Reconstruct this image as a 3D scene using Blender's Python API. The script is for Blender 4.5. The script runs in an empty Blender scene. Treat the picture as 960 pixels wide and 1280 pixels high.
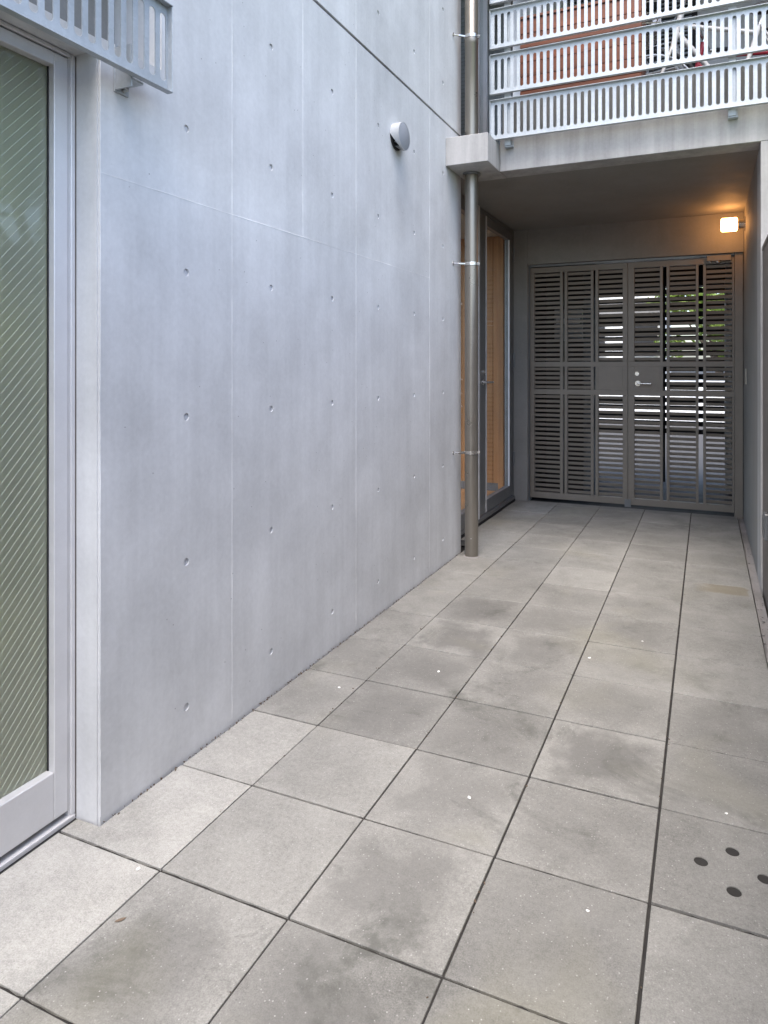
import bpy, bmesh, math, random
from mathutils import Vector, Matrix
random.seed(7)
S = bpy.context.scene
COL = S.collection

# ------------------------------------------------------------------ camera
cd = bpy.data.cameras.new('camera'); cam = bpy.data.objects.new('camera', cd); COL.objects.link(cam)
cam.location = (1.3302, -1.4027, 1.3366)
cam.rotation_euler = (math.pi/2, 0, 0.4105)
cd.sensor_fit = 'HORIZONTAL'; cd.sensor_width = 36.0
cd.lens = 855.2/960*36
cd.shift_x = -(511.19-480)/960
cd.shift_y = -(640-458.18)/960
cd.clip_start = 0.05; cd.clip_end = 2000
S.camera = cam
# ------------------------------------------------------------------ sky, sun, exposure
SUN_DIR = Vector((0.06, -0.50, 1.20)).normalized()
w = bpy.data.worlds.new('World'); S.world = w; w.use_nodes = True
nt = w.node_tree; bg = nt.nodes['Background']
sky = nt.nodes.new('ShaderNodeTexSky'); sky.sky_type = 'NISHITA'; sky.sun_disc = False
sky.sun_elevation = math.asin(SUN_DIR.z)
sky.sun_rotation = math.atan2(SUN_DIR.x, SUN_DIR.y)
sky.air_density = 1.0; sky.dust_density = 3.0; sky.ozone_density = 1.0
nt.links.new(sky.outputs['Color'], bg.inputs['Color']); bg.inputs['Strength'].default_value = 0.15
sl = bpy.data.lights.new('sun', 'SUN'); sl.energy = 0.75; sl.angle = math.radians(35); sl.color = (1.0, 0.95, 0.88)
so = bpy.data.objects.new('sun', sl); COL.objects.link(so)
so.rotation_euler = SUN_DIR.to_track_quat('Z', 'Y').to_euler(); so.location = (3, -4, 8)
S.view_settings.view_transform = 'Standard'; S.view_settings.look = 'None'
S.view_settings.gamma = 1; S.view_settings.use_curve_mapping = False
S.view_settings.exposure = 2.08

# ------------------------------------------------------------------ helpers
def bxa(bm, x0, x1, y0, y1, z0, z1, bev=0):
    r = bmesh.ops.create_cube(bm, size=1)
    vs = r['verts']
    for v in vs:
        v.co = Vector(((x0+x1)/2 + v.co.x*(x1-x0), (y0+y1)/2 + v.co.y*(y1-y0), (z0+z1)/2 + v.co.z*(z1-z0)))
    if bev:
        es = list({e for v in vs for e in v.link_edges})
        bmesh.ops.bevel(bm, geom=es, offset=bev, segments=1, affect='EDGES', profile=.5)
def tube(bm, a, b, r, n=12, r2=None, caps=True):
    a, b = Vector(a), Vector(b); d = b-a
    m = Matrix.Translation((a+b)/2) @ d.to_track_quat('Z', 'Y').to_matrix().to_4x4()
    bmesh.ops.create_cone(bm, cap_ends=caps, segments=n, radius1=r, radius2=r if r2 is None else r2, depth=d.length, matrix=m)
def ring(bm, c, axis, R, r, n=28, k=6):
    q = Vector(axis).normalized().to_track_quat('Z', 'Y').to_matrix(); c = Vector(c); rows = []
    for i in range(n):
        t = 2*math.pi*i/n; row = []
        for j in range(k):
            p = 2*math.pi*j/k
            row.append(bm.verts.new(c + q @ Vector(((R+r*math.cos(p))*math.cos(t), (R+r*math.cos(p))*math.sin(t), r*math.sin(p)))))
        rows.append(row)
    for i in range(n):
        for j in range(k):
            bm.faces.new((rows[i][j], rows[(i+1) % n][j], rows[(i+1) % n][(j+1) % k], rows[i][(j+1) % k]))
def lathe(bm, c, axis, prof, n=32):
    q = Vector(axis).normalized().to_track_quat('Z', 'Y').to_matrix(); c = Vector(c); rows = []
    for r, h in prof:
        rows.append([bm.verts.new(c + q @ Vector((r*math.cos(2*math.pi*i/n), r*math.sin(2*math.pi*i/n), h))) for i in range(n)])
    for a, b in zip(rows, rows[1:]):
        for i in range(n):
            bm.faces.new((a[i], a[(i+1) % n], b[(i+1) % n], b[i]))
    if prof[0][0] > 1e-4: bm.faces.new(list(reversed(rows[0])))
    if prof[-1][0] > 1e-4: bm.faces.new(rows[-1])
def link(name, me, m, parent=None, smooth=None):
    o = bpy.data.objects.new(name, me); COL.objects.link(o)
    if m and not me.materials: me.materials.append(m)
    if parent: o.parent = parent
    if smooth is not None:
        for p in me.polygons: p.use_smooth = True
        me.set_sharp_from_angle(angle=math.radians(smooth))
    return o
def build(name, bm, m, parent=None, smooth=None):
    me = bpy.data.meshes.new(name); bmesh.ops.recalc_face_normals(bm, faces=bm.faces); bm.to_mesh(me); bm.free()
    return link(name, me, m, parent, smooth)
def box(name, m, parent, x0, x1, y0, y1, z0, z1, bev=0):
    bm = bmesh.new(); bxa(bm, x0, x1, y0, y1, z0, z1, bev); return build(name, bm, m, parent)
def tag(o, label, cat, group=None):
    o['label'] = label; o['category'] = cat
    if group: o['group'] = group
    return o
def thing(name, label, cat, loc=(0, 0, 0), group=None):
    o = bpy.data.objects.new(name, None); COL.objects.link(o); o.location = loc; o.empty_display_size = .1
    return tag(o, label, cat, group)
def struct(o): o['kind'] = 'structure'; return o
def plate(outline, holes, thick, mat4):
    """flat plate with real holes; outline and holes are 2D point lists, mat4 places local XY(Z = thickness)."""
    cu = bpy.data.curves.new('tmp', 'CURVE'); cu.dimensions = '2D'; cu.fill_mode = 'BOTH'; cu.extrude = thick/2
    for pts in [outline]+holes:
        s = cu.splines.new('POLY'); s.points.add(len(pts)-1)
        for p, q in zip(s.points, pts): p.co = (q[0], q[1], 0, 1)
        s.use_cyclic_u = True
    ob = bpy.data.objects.new('tmp', cu)
    me = bpy.data.meshes.new_from_object(ob)
    bpy.data.objects.remove(ob); bpy.data.curves.remove(cu)
    me.materials.clear()
    bm = bmesh.new(); bm.from_mesh(me); bmesh.ops.remove_doubles(bm, verts=bm.verts, dist=1e-5)
    bmesh.ops.recalc_face_normals(bm, faces=bm.faces); bm.to_mesh(me); bm.free()
    for p in me.polygons: p.use_smooth = False
    me.transform(mat4); me.update(); return me
def circ(cx, cy, r, n=16): return [(cx+r*math.cos(2*math.pi*i/n), cy+r*math.sin(2*math.pi*i/n)) for i in range(n)]
def slot(cx, y0, y1, r, n=6):
    a = [(cx+r*math.cos(math.pi*i/n), y1-r+r*math.sin(math.pi*i/n)) for i in range(n+1)]
    return a+[(cx-r*math.cos(math.pi*i/n), y0+r-r*math.sin(math.pi*i/n)) for i in range(n+1)]
def rect(x0, x1, y0, y1): return [(x0, y0), (x1, y0), (x1, y1), (x0, y1)]
M_YZ = Matrix(((0, 0, 1, 0), (1, 0, 0, 0), (0, 1, 0, 0), (0, 0, 0, 1)))     # (u,v,t) -> y=u, z=v, x=t
M_XZ = Matrix(((1, 0, 0, 0), (0, 0, -1, 0), (0, 1, 0, 0), (0, 0, 0, 1)))    # (u,v,t) -> x=u, z=v, y=-t
def TR(x, y, z): return Matrix.Translation((x, y, z))

# ------------------------------------------------------------------ materials
class NT:
    def __init__(s, name):
        s.m = bpy.data.materials.new(name); s.m.use_nodes = True; s.t = s.m.node_tree
        s.b = s.t.nodes['Principled BSDF']; s.out = s.t.nodes['Material Output']
        s.pos = s.n('ShaderNodeNewGeometry').outputs['Position']
    def n(s, k, **kw):
        x = s.t.nodes.new(k)
        for a, v in kw.items(): setattr(x, a, v)
        return x
    def l(s, a, b): s.t.links.new(a, b)
    def noise(s, scale, detail=4, rough=.55, vec=None, stretch=None, dist=0):
        v = vec if vec is not None else s.pos
        if stretch:
            mp = s.n('ShaderNodeMapping'); mp.inputs['Scale'].default_value = stretch; s.l(v, mp.inputs['Vector']); v = mp.outputs[0]
        x = s.n('ShaderNodeTexNoise'); x.inputs['Scale'].default_value = scale; x.inputs['Detail'].default_value = detail
        x.inputs['Roughness'].default_value = rough; x.inputs['Distortion'].default_value = dist
        s.l(v, x.inputs['Vector']); return x.outputs['Fac']
    def ramp(s, f, a, b, ca=0., cb=1.):
        r = s.n('ShaderNodeMapRange'); r.inputs['From Min'].default_value = a; r.inputs['From Max'].default_value = b
        r.inputs['To Min'].default_value = ca; r.inputs['To Max'].default_value = cb; r.clamp = True
        s.l(f, r.inputs['Value']); return r.outputs[0]
    def math(s, op, a, b):
        x = s.n('ShaderNodeMath', operation=op)
        for i, v in enumerate((a, b)):
            if isinstance(v, (int, float)): x.inputs[i].default_value = v
            else: s.l(v, x.inputs[i])
        return x.outputs[0]
    def mix(s, f, a, b, mode='MIX'):
        x = s.n('ShaderNodeMix', data_type='RGBA', blend_type=mode)
        for i, v in ((0, f), (6, a), (7, b)):
            if isinstance(v, (int, float)): x.inputs[i].default_value = v
            elif isinstance(v, (tuple, list)): x.inputs[i].default_value = (*v[:3], 1)
            else: s.l(v, x.inputs[i])
        return x.outputs[2]
    def bump(s, h, strength=.2, dist=.01):
        x = s.n('ShaderNodeBump'); x.inputs['Strength'].default_value = strength; x.inputs['Distance'].default_value = dist
        s.l(h, x.inputs['Height']); s.l(x.outputs[0], s.b.inputs['Normal'])
    def set(s, **kw):
        for k, v in kw.items():
            i = s.b.inputs[k.replace('_', ' ')]
            if isinstance(v, (int, float)): i.default_value = v
            elif isinstance(v, (tuple, list)): i.default_value = (*v, 1)
            else: s.l(v, i)
        return s.m
def concrete(name, base, var=.12, streak=.10, warm=0., pits=True, stain=0.):
    n = NT(name)
    big = n.noise(1.1, 5, .6); mid = n.noise(4.2, 7, .66, dist=.3); fine = n.noise(60, 5, .65)
    st = n.noise(1.0, 5, .6, stretch=(7, 7, .55))
    st2 = n.noise(1.0, 4, .6, stretch=(26, 26, .9))
    f = n.math('ADD', n.math('ADD', n.ramp(big, .3, .7, -var, var), n.ramp(mid, .3, .7, -var*.75, var*.75)),
               n.math('ADD', n.ramp(st, .3, .72, -streak, streak*.6), n.ramp(st2, .35, .7, -streak*.25, streak*.3)))
    f = n.math('ADD', n.math('ADD', f, 1.0), n.ramp(fine, .3, .7, -.045, .045))
    c = n.mix(1.0, base, f, 'MULTIPLY')
    # convert factor to grey colour through combine
    if stain:
        sm = n.math('MULTIPLY', n.ramp(n.noise(2.4, 6, .65, dist=.6), .5, .75), stain)
        c = n.mix(sm, c, (base[0]*.55, base[1]*.56, base[2]*.54))
    h = n.math('ADD', n.math('MULTIPLY', fine, .25), mid)
    if pits:
        v = n.n('ShaderNodeTexVoronoi'); v.inputs['Scale'].default_value = 34; v.inputs['Randomness'].default_value = 1
        n.l(n.pos, v.inputs['Vector'])
        sp = n.n('ShaderNodeSeparateColor'); n.l(v.outputs['Color'], sp.inputs[0])
        pick = n.ramp(sp.outputs[0], .985, .988)
        pit = n.math('MULTIPLY', n.ramp(v.outputs['Distance'], .05, .10, 1, 0), pick)
        c = n.mix(pit, c, (base[0]*.4, base[1]*.4, base[2]*.4))
        h = n.math('SUBTRACT', h, pit)
    n.bump(h, .10, .006)
    return n.set(Base_Color=c, Roughness=n.ramp(mid, .3, .7, .62, .82), Specular_IOR_Level=.35)
def paint(name, col, rough=.45, metal=0., var=.08, bump=.03, spec=.5):
    n = NT(name)
    a = n.noise(9, 5, .6); b = n.noise(140, 3, .6)
    c = n.mix(1.0, col, n.math('ADD', n.ramp(a, .3, .7, 1-var, 1+var), n.ramp(b, .3, .7, -var*.3, var*.3)), 'MULTIPLY')
    n.bump(b, bump, .002)
    return n.set(Base_Color=c, Roughness=n.ramp(a, .3, .7, rough-.06, rough+.08), Metallic=metal, Specular_IOR_Level=spec)
def galv(name, col=(.40, .43, .455)):
    n = NT(name)
    v = n.n('ShaderNodeTexVoronoi'); v.inputs['Scale'].default_value = 90; n.l(n.pos, v.inputs['Vector'])
    sp = n.n('ShaderNodeSeparateColor'); n.l(v.outputs['Color'], sp.inputs[0])
    a = n.noise(6, 5, .6); st = n.noise(1, 4, .6, stretch=(14, 14, 2))
    f = n.math('ADD', n.ramp(sp.outputs[0], 0, 1, .95, 1.05), n.math('ADD', n.ramp(a, .3, .7, -.1, .08), n.ramp(st, .35, .7, -.06, .05)))
    c = n.mix(1.0, col, f, 'MULTIPLY')
    return n.set(Base_Color=c, Metallic=.35, Roughness=n.ramp(a, .3, .7, .42, .6))

MAT = {}
MAT['wall'] = concrete('fair_faced_concrete', (.56, .57, .578), .10, .09)
MAT['wall_upper'] = concrete('fair_faced_concrete_upper', (.595, .60, .604), .10, .08)
MAT['beam'] = concrete('weathered_concrete', (.40, .39, .38), .08, .26, stain=.35)
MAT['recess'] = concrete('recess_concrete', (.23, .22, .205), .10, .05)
MAT['passage'] = concrete('shade_dark_concrete', (.02, .019, .018), .12, .08)  # near-black colour stands in for the deep shade of the passage
MAT['plug'] = concrete('plug_mortar', (.56, .565, .58), .05, .0, pits=False)
MAT['ridge'] = concrete('cement_ridge', (.67, .675, .68), .2, .05, pits=False)
MAT['boundary'] = concrete('brown_render', (.17, .15, .135), .12, .22, stain=.4)
MAT['channel'] = concrete('gutter_mortar', (.20, .19, .185), .3, .0, pits=False, stain=.7)
MAT['dark'] = paint('dark_soil', (.022, .02, .018), .9, var=.4)
MAT['gate'] = paint('grey_brown_gate_paint', (.185, .160, .132), .42, .1)
MAT['alu'] = paint('satin_aluminium', (.60, .60, .61), .38, .2, .05)
MAT['alu_dark'] = paint('dark_aluminium', (.19, .195, .20), .38, .5, .06)
MAT['steel'] = paint('stainless_steel', (.62, .60, .57), .25, .9, .05)
MAT['pipe'] = paint('bronze_pipe_paint', (.24, .22, .19), .32, .7, .04, bump=0)
MAT['galv'] = galv('galvanised_steel')
MAT['galv_light'] = galv('pale_galvanised_steel', (.43, .46, .485))
MAT['vent'] = paint('vent_paint', (.27, .29, .32), .5, .1)
MAT['vent_rim'] = paint('vent_rim_paint', (.42, .43, .44), .4, .1)
MAT['dry'] = paint('dry_leaf_brown', (.16, .115, .08), .9)
MAT['black'] = paint('black_gasket', (.015, .015, .016), .7)
MAT['rubber'] = paint('black_rubber', (.02, .02, .022), .7)
MAT['white'] = paint('white_paint', (.6, .6, .59), .4)
MAT['red'] = paint('red_paint', (.45, .03, .05), .35)
MAT['white_flake'] = paint('white_flake', (.85, .84, .82), .8)
MAT['road'] = paint('street_asphalt', (.040, .037, .034), .8, var=.25)
MAT['plaster'] = paint('house_plaster', (.80, .79, .75), .8)
MAT['interior'] = paint('interior_plaster', (.55, .50, .42), .8)

def wood(name, a, b, axis='z', scale=1.):
    n = NT(name)
    stv = {'z': (22, 22, 1.2), 'x': (1.2, 22, 22)}[axis]
    g = n.noise(scale, 6, .65, stretch=stv, dist=.8); k = n.noise(2.5, 4)
    info = n.n('ShaderNodeObjectInfo')
    c = n.mix(n.ramp(g, .3, .7), a, b)
    c = n.mix(1.0, c, n.math('ADD', n.ramp(k, .3, .7, .82, 1.1), n.ramp(info.outputs['Random'], 0, 1, -.12, .1)), 'MULTIPLY')
    n.bump(g, .15, .004)
    return n.set(Base_Color=c, Roughness=.5)
MAT['wood'] = wood('interior_timber', (.52, .26, .10), (.40, .18, .065))
MAT['cedar'] = wood('cedar_boards', (.24, .075, .034), (.13, .042, .02), 'x')

def tile_mat():
    n = NT('concrete_flag')
    info = n.n('ShaderNodeObjectInfo'); tc = n.n('ShaderNodeTexCoord').outputs['Object']
    big = n.noise(2.1, 6, .62, dist=.5); mid = n.noise(9, 6, .65); fine = n.noise(75, 4, .75); grit = n.noise(260, 2, .7)
    f = n.math('ADD', n.math('ADD', n.ramp(big, .32, .7, .14, -.2), n.ramp(mid, .3, .7, .11, -.11)),
               n.math('ADD', n.ramp(fine, .3, .7, -.15, .15), n.ramp(grit, .3, .7, -.18, .18)))
    f = n.math('ADD', n.math('ADD', f, 1.0), n.ramp(info.outputs['Random'], 0, 1, -.06, .06))
    c = n.mix(1.0, info.outputs['Color'], f, 'MULTIPLY')
    # grime gathered towards the middle of a flag, cleaner edges
    ab = n.n('ShaderNodeVectorMath', operation='ABSOLUTE'); n.l(tc, ab.inputs[0])
    sx = n.n('ShaderNodeSeparateXYZ'); n.l(ab.outputs[0], sx.inputs[0])
    edge = n.math('MAXIMUM', sx.outputs[0], sx.outputs[1])
    wob = n.math('ADD', n.math('ADD', edge, n.ramp(mid, .3, .7, -.06, .06)), n.ramp(n.noise(4.5, 5, .6, dist=.5), .3, .7, -.07, .07))
    inner = n.math('MULTIPLY', n.ramp(wob, .08, .19, 1, 0), info.outputs['Alpha'])
    c = n.mix(n.math('MULTIPLY', inner, .75), c, (.115, .112, .105))
    # algae stains with their own shapes
    al = n.math('MULTIPLY', n.ramp(n.noise(2.6, 8, .72, dist=.9), .52, .64), n.ramp(mid, .36, .56))
    c = n.mix(n.math('MULTIPLY', n.math('MULTIPLY', al, .75), n.ramp(info.outputs['Alpha'], 0, .6, .1, 1)), c, (.085, .085, .076))
    ol = n.ramp(n.noise(1.6, 3, .5, dist=.5), .55, .75)
    c = n.mix(n.math('MULTIPLY', ol, .35), c, (.22, .21, .15))
    # damp strip on one flag near the portal
    px = n.n('ShaderNodeSeparateXYZ'); n.l(n.pos, px.inputs[0])
    wx = n.math('ADD', px.outputs[0], n.ramp(mid, .3, .7, -.03, .03)); wy = n.math('ADD', px.outputs[1], n.ramp(mid, .3, .7, -.012, .012))
    strip = n.math('MULTIPLY', n.math('MULTIPLY', n.ramp(wx, 1.26, 1.36), n.ramp(wx, 1.548, 1.556, 1, 0)),
                   n.math('MULTIPLY', n.ramp(wy, 3.02, 3.04), n.ramp(wy, 3.19, 3.205, 1, 0)))
    c = n.mix(n.math('MULTIPLY', strip, .6), c, (.16, .135, .085))
    # pale aggregate specks
    v = n.n('ShaderNodeTexVoronoi'); v.inputs['Scale'].default_value = 130; n.l(n.pos, v.inputs['Vector'])
    sp = n.n('ShaderNodeSeparateColor'); n.l(v.outputs['Color'], sp.inputs[0])
    speck = n.math('MULTIPLY', n.ramp(v.outputs['Distance'], .12, .3, 1, 0), n.ramp(sp.outputs[0], .80, .97))
    dpit = n.math('MULTIPLY', n.ramp(v.outputs['Distance'], .12, .3, 1, 0), n.ramp(sp.outputs[1], .86, .95))
    c = n.mix(n.math('MULTIPLY', dpit, .5), c, (.10, .097, .09))
    c = n.mix(n.math('MULTIPLY', speck, .55), c, (.50, .49, .475))
    n.bump(n.math('ADD', fine, n.math('MULTIPLY', grit, .6)), .22, .0025)
    return n.set(Base_Color=c, Roughness=n.ramp(big, .3, .7, .6, .8), Specular_IOR_Level=.35)
MAT['tile'] = tile_mat()

def thin_glass(name, tint, refl=1.0):
    n = NT(name); n.t.nodes.remove(n.b)
    tr = n.n('ShaderNodeBsdfTransparent'); tr.inputs[0].default_value = (*tint, 1)
    gl = n.n('ShaderNodeBsdfGlossy'); gl.inputs['Roughness'].default_value = .015
    fr = n.n('ShaderNodeFresnel'); fr.inputs['IOR'].default_value = 1.5
    mx = n.n('ShaderNodeMixShader')
    geo = n.n('ShaderNodeNewGeometry'); n.l(n.math('MULTIPLY', n.math('MULTIPLY', fr.outputs[0], refl), n.math('SUBTRACT', 1, geo.outputs['Backfacing'])), mx.inputs[0]); n.l(tr.outputs[0], mx.inputs[1]); n.l(gl.outputs[0], mx.inputs[2])
    n.l(mx.outputs[0], n.out.inputs['Surface']); return n.m
MAT['glass'] = thin_glass('clear_glass', (.93, .95, .94), .8)
n = NT('obscured_glass')
n.bump(n.noise(160, 3), .06, .001)
MAT['frost'] = n.set(Base_Color=(.68, .72, .56), Roughness=.42, Transmission_Weight=.78, IOR=1.3, Coat_Weight=1.0, Coat_Roughness=.03, Coat_IOR=1.5)
n = NT('lamp_glass'); n.set(Base_Color=(1, .9, .7), Emission_Color=(1.0, .44, .13), Emission_Strength=5.5, Roughness=.3); MAT['lamp'] = n.m
def leaf_mat(name, a, b):
    n = NT(name); info = n.noise(7, 3)
    c = n.mix(n.ramp(info, .35, .65), a, b)
    n.set(Base_Color=c, Roughness=.5)
    tl = n.n('ShaderNodeBsdfTranslucent'); n.l(c, tl.inputs[0])
    mx = n.n('ShaderNodeMixShader'); mx.inputs[0].default_value = .3
    n.l(n.b.outputs[0], mx.inputs[1]); n.l(tl.outputs[0], mx.inputs[2]); n.l(mx.outputs[0], n.out.inputs['Surface']); return n.m
MAT['leaf'] = leaf_mat('leaf_green', (.06, .13, .03), (.12, .22, .05))
MAT['leaf2'] = leaf_mat('leaf_yellow_green', (.16, .24, .04), (.26, .34, .07))
MAT['bark'] = paint('bark', (.09, .065, .045), .9, var=.3)
n = NT('plant_blur_curtain'); cc = n.mix(n.ramp(n.noise(1.9, 2, .5, stretch=(1, 1.3, 1.2)), .42, .60), (.11, .135, .085), (.62, .58, .24))  # yellow-green mottling stands in for plants blurred and mirrored in the glass
MAT['curtain'] = n.set(Base_Color=cc, Roughness=.9)

# ------------------------------------------------------------------ setting: ground, paving
ground = struct(box('ground', MAT['dark'], None, -250, 250, -250, 250, -.30, -.062))
WX = -.295           # left wall face
rw = random.Random(3)
xl = [0, .4, .8, 1.2]
gapL = [.0042, .005, .006, .008]
mesh_cache = {}
def tile_mesh(sx, sy):
    k = (round(sx, 4), round(sy, 4))
    if k not in mesh_cache:
        bm = bmesh.new(); bxa(bm, -sx/2, sx/2, -sy/2, sy/2, -.045, 0, .0014)
        me = bpy.data.meshes.new('paving_tile'); bm.to_mesh(me); bm.free(); me.materials.append(MAT['tile']); mesh_cache[k] = me
    return mesh_cache[k]
def add_tile(x0, x1, y0, y1, shade, me=None, dirt=.3):
    sx, sy = x1-x0, y1-y0
    if me is None: me = tile_mesh(sx, sy)
    o = bpy.data.objects.new('paving_tile', me); COL.objects.link(o); o.parent = ground
    flat = y0 < .1 and x0 < -.2
    o.location = ((x0+x1)/2, (y0+y1)/2, rw.uniform(-.0012, .0012) if not flat else 0)
    o.rotation_euler = (rw.uniform(-.0018, .0018), rw.uniform(-.0018, .0018), rw.uniform(-.0015, .0015))
    shade *= .51; o.color = (shade*1.02, shade*1.0, shade*.93, dirt)
    return o
DIRT = {(2, 0): .75, (3, 0): .35, (2, 1): .6, (3, 1): .45, (1, 1): .25, (3, 2): 1.0, (2, 2): .5, (1, 2): .7, (1, 3): .75, (0, 3): .5, (2, 3): .6, (3, 3): .45, (1, 4): 1.0, (2, 4): .75,
        (2, 5): .65, (3, 5): .6, (1, 5): .95, (4, 2): .45, (4, 3): .5, (4, 1): .15, (4, 0): .2, (1, -1): .65, (2, -1): .8, (0, 0): 0, (0, -1): 0, (0, 1): 0, (1, 0): .1, (0, 2): .35, (0, -2): .1}
for j in range(-7, 14):
    y0, y1 = j*.4, (j+1)*.4
    if j == 13: y1 = 5.345
    gy = .0075 if j < 3 else (.005 if j < 6 else .0025)
    gy0 = gy1 = gy/2
    for i in range(5):
        x0 = xl[i-1]+gapL[i-1]/2 if i else (WX+.009 if j > 0 else -.375)
        x1 = xl[i]-gapL[i]/2 if i < 4 else 1.578
        if i == 0 and y0 > 3.2: x0 = -.418
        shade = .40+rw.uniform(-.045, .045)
        if i == 0 and j < 1: shade = .64  # paler flags by the window: bleached tone plus reflected light painted in
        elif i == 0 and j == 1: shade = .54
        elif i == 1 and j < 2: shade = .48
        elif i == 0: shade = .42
        if j >= 11: shade *= .9  # flags deep under the portal coloured darker for its shade
        a, b = y0+gy0, y1-gy1
        dirt = DIRT.get((i, j), rw.uniform(.1, .5) if i else .12)
        if i == 0 and j == 0:
            # flag cut round the wall corner
            ol = [(-.375, a), (x1, a), (x1, b), (WX+.009, b), (WX+.009, .060), (-.375, .060)]
            cx, cy = (x0+x1)/2, (a+b)/2
            me = plate([(p-cx, q-cy) for p, q in ol], [], .045, TR(0, 0, -.0225)); me.materials.append(MAT['tile'])
            add_tile(x0, x1, a, b, shade, me, dirt)
        elif i == 4 and j == 1:
            cx, cy = (x0+x1)/2, (a+b)/2
            hs = [circ(hx-cx, hy-cy, .0180, 24) for hx, hy in ((1.316, .605), (1.395, .680), (1.394, .523), (1.469, .602))]
            me = plate(rect(x0-cx, x1-cx, a-cy, b-cy), hs, .045, TR(0, 0, -.0225)); me.materials.append(MAT['tile'])
            o = add_tile(x0, x1, a, b, shade, me, dirt); o['label'] = 'paving flag with four round drain holes'
            for hx, hy in ((1.316, .605), (1.395, .680), (1.394, .523), (1.469, .602)):
                bm = bmesh.new(); lathe(bm, (hx-cx, hy-cy, 0), (0, 0, 1), [(.0179, -.0022), (.0179, -.044), (.0165, -.044), (.0165, -.0022), (.0178, -.0021)], 20)
                build('dark_hole_lining', bm, MAT['dark'], o)  # dark lining added so the holes look deep and shaded
        else:
            add_tile(x0, x1, a, b, shade, None, dirt)
bm = bmesh.new()
rj = random.Random(17)
def strip(x0, x1, y0, y1):
    # earth and grit packed into a joint a few millimetres below the flags, with an uneven top
    along_y = (y1-y0) > (x1-x0); L = (y1-y0) if along_y else (x1-x0); N = int(L/.025); prev = None
    for k in range(N+1):
        t = L*k/N; h = -.0050+rj.uniform(-.003, .0022)
        row = ((x0, y0+t), (x1, y0+t)) if along_y else ((x0+t, y0), (x0+t, y1))
        row = [bm.verts.new((*row[0], h)), bm.verts.new((*row[1], h+rj.uniform(-.001, .001)))]
        if prev: bm.faces.new((prev[0], prev[1], row[1], row[0]))
        prev = row
for i, x in enumerate(xl): strip(x-gapL[i]/2-.001, x+gapL[i]/2+.001, -2.8, 5.34)
for j in range(-6, 14): strip(-.374 if j <= 0 else (WX+.005 if j < 9 else -.415), 1.577, j*.4-.0045, j*.4+.0045)
o = build('joint_fill', bm, MAT['dark'], ground); o['kind'] = 'stuff'
# gutter along the right wall, passage floor, street
g = thing('gutter', 'narrow dirty mortar gutter strip between paving and right hand wall', 'gutter', (1.6, 1, -.06))
def at(o): return Matrix.Translation(-o.location)
def put(o):      # keep world placement of a part built in world coordinates
    o.matrix_parent_inverse = o.parent.matrix_basis.inverted() if o.parent else Matrix(); return o
def wbox(name, m, parent, *a, bev=0): return put(box(name, m, parent, *a, bev=bev))
bm = bmesh.new(); nseg = 90
vs = []
for k in range(nseg+1):
    y = -2.9+k*(5.34+2.9)/nseg; row = []
    for x, z in ((1.583, -.055), (1.585, -.012), (1.600, -.010), (1.616, -.012), (1.629, -.006), (1.629, -.055)):
        row.append(bm.verts.new((x+rw.uniform(-.0015, .0015)*(x < 1.62), y, z+rw.uniform(-.005, .004)*(z > -.05))))
    vs.append(row)
for a, b in zip(vs, vs[1:]):
    for q in range(5): bm.faces.new((a[q], b[q], b[q+1], a[q+1]))
put(build('mortar_bed', bm, MAT['channel'], g, 60))
rdb = random.Random(21)
bm = bmesh.new()
for k in range(40):
    y = rdb.choice((rdb.uniform(2.2, 3.0), rdb.uniform(2.0, 4.9))); x = rdb.uniform(1.588, 1.622); r = rdb.uniform(.003, .009)
    bmesh.ops.create_icosphere(bm, subdivisions=1, radius=r, matrix=TR(x, y, -.008) @ Matrix.Diagonal((1, rdb.uniform(1, 2), .5, 1)))
o = put(build('mortar_crumbs', bm, MAT['channel'], g)); o['kind'] = 'stuff'
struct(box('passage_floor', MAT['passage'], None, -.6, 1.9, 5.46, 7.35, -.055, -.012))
struct(box('road', MAT['road'], None, -60, 60, 7.36, 17.8, -.06, -.03))

# ------------------------------------------------------------------ left concrete wall
Y0, Y1 = .067, 3.270
wall = thing('concrete_wall', 'tall smooth grey concrete wall with rows of tie holes beside the paving', 'wall', (-.42, 1.6, 0))
wbox('wall_core', MAT['wall'], wall, -.62, WX-.010, .316, Y1, -.05, 2.984)
wbox('wall_core', MAT['wall'], wall, -.62, WX-.010, Y0, .3155, -.05, 2.300)
wbox('wall_core', MAT['wall_upper'], wall, -.62, WX-.010, -3.2, Y1, 3.001, 6.2)
wbox('groove_back', MAT['recess'], wall, -.60, WX-.018, -3.2, Y1-.004, 2.984, 3.001)
cols = [.432+.4945*k for k in range(6)]
zlow = [.177, .671, 1.165, 1.657, 2.147, 2.637]; zup = [3.245, 3.737, 4.229]
hl = [circ(y, z, .0130, 14) for y in cols for z in zlow]
hu = [circ(y, z, .0130, 14) for y in cols[1:] for z in zup]
ch = .004
link_f = plate([(Y0+ch, -.05), (Y1, -.05), (Y1, 2.984), (.316, 2.984), (.316, 2.300), (Y0+ch, 2.300)], hl, .012, TR(WX-.006, 0, 0) @ M_YZ)
put(link('facing', link_f, MAT['wall'], wall))
link_f = plate([(-3.2, 3.001), (Y1, 3.001), (Y1, 6.2), (-3.2, 6.2)], hu, .012, TR(WX-.006, 0, 0) @ M_YZ)
put(link('facing', link_f, MAT['wall_upper'], wall))
pm = None
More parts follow.
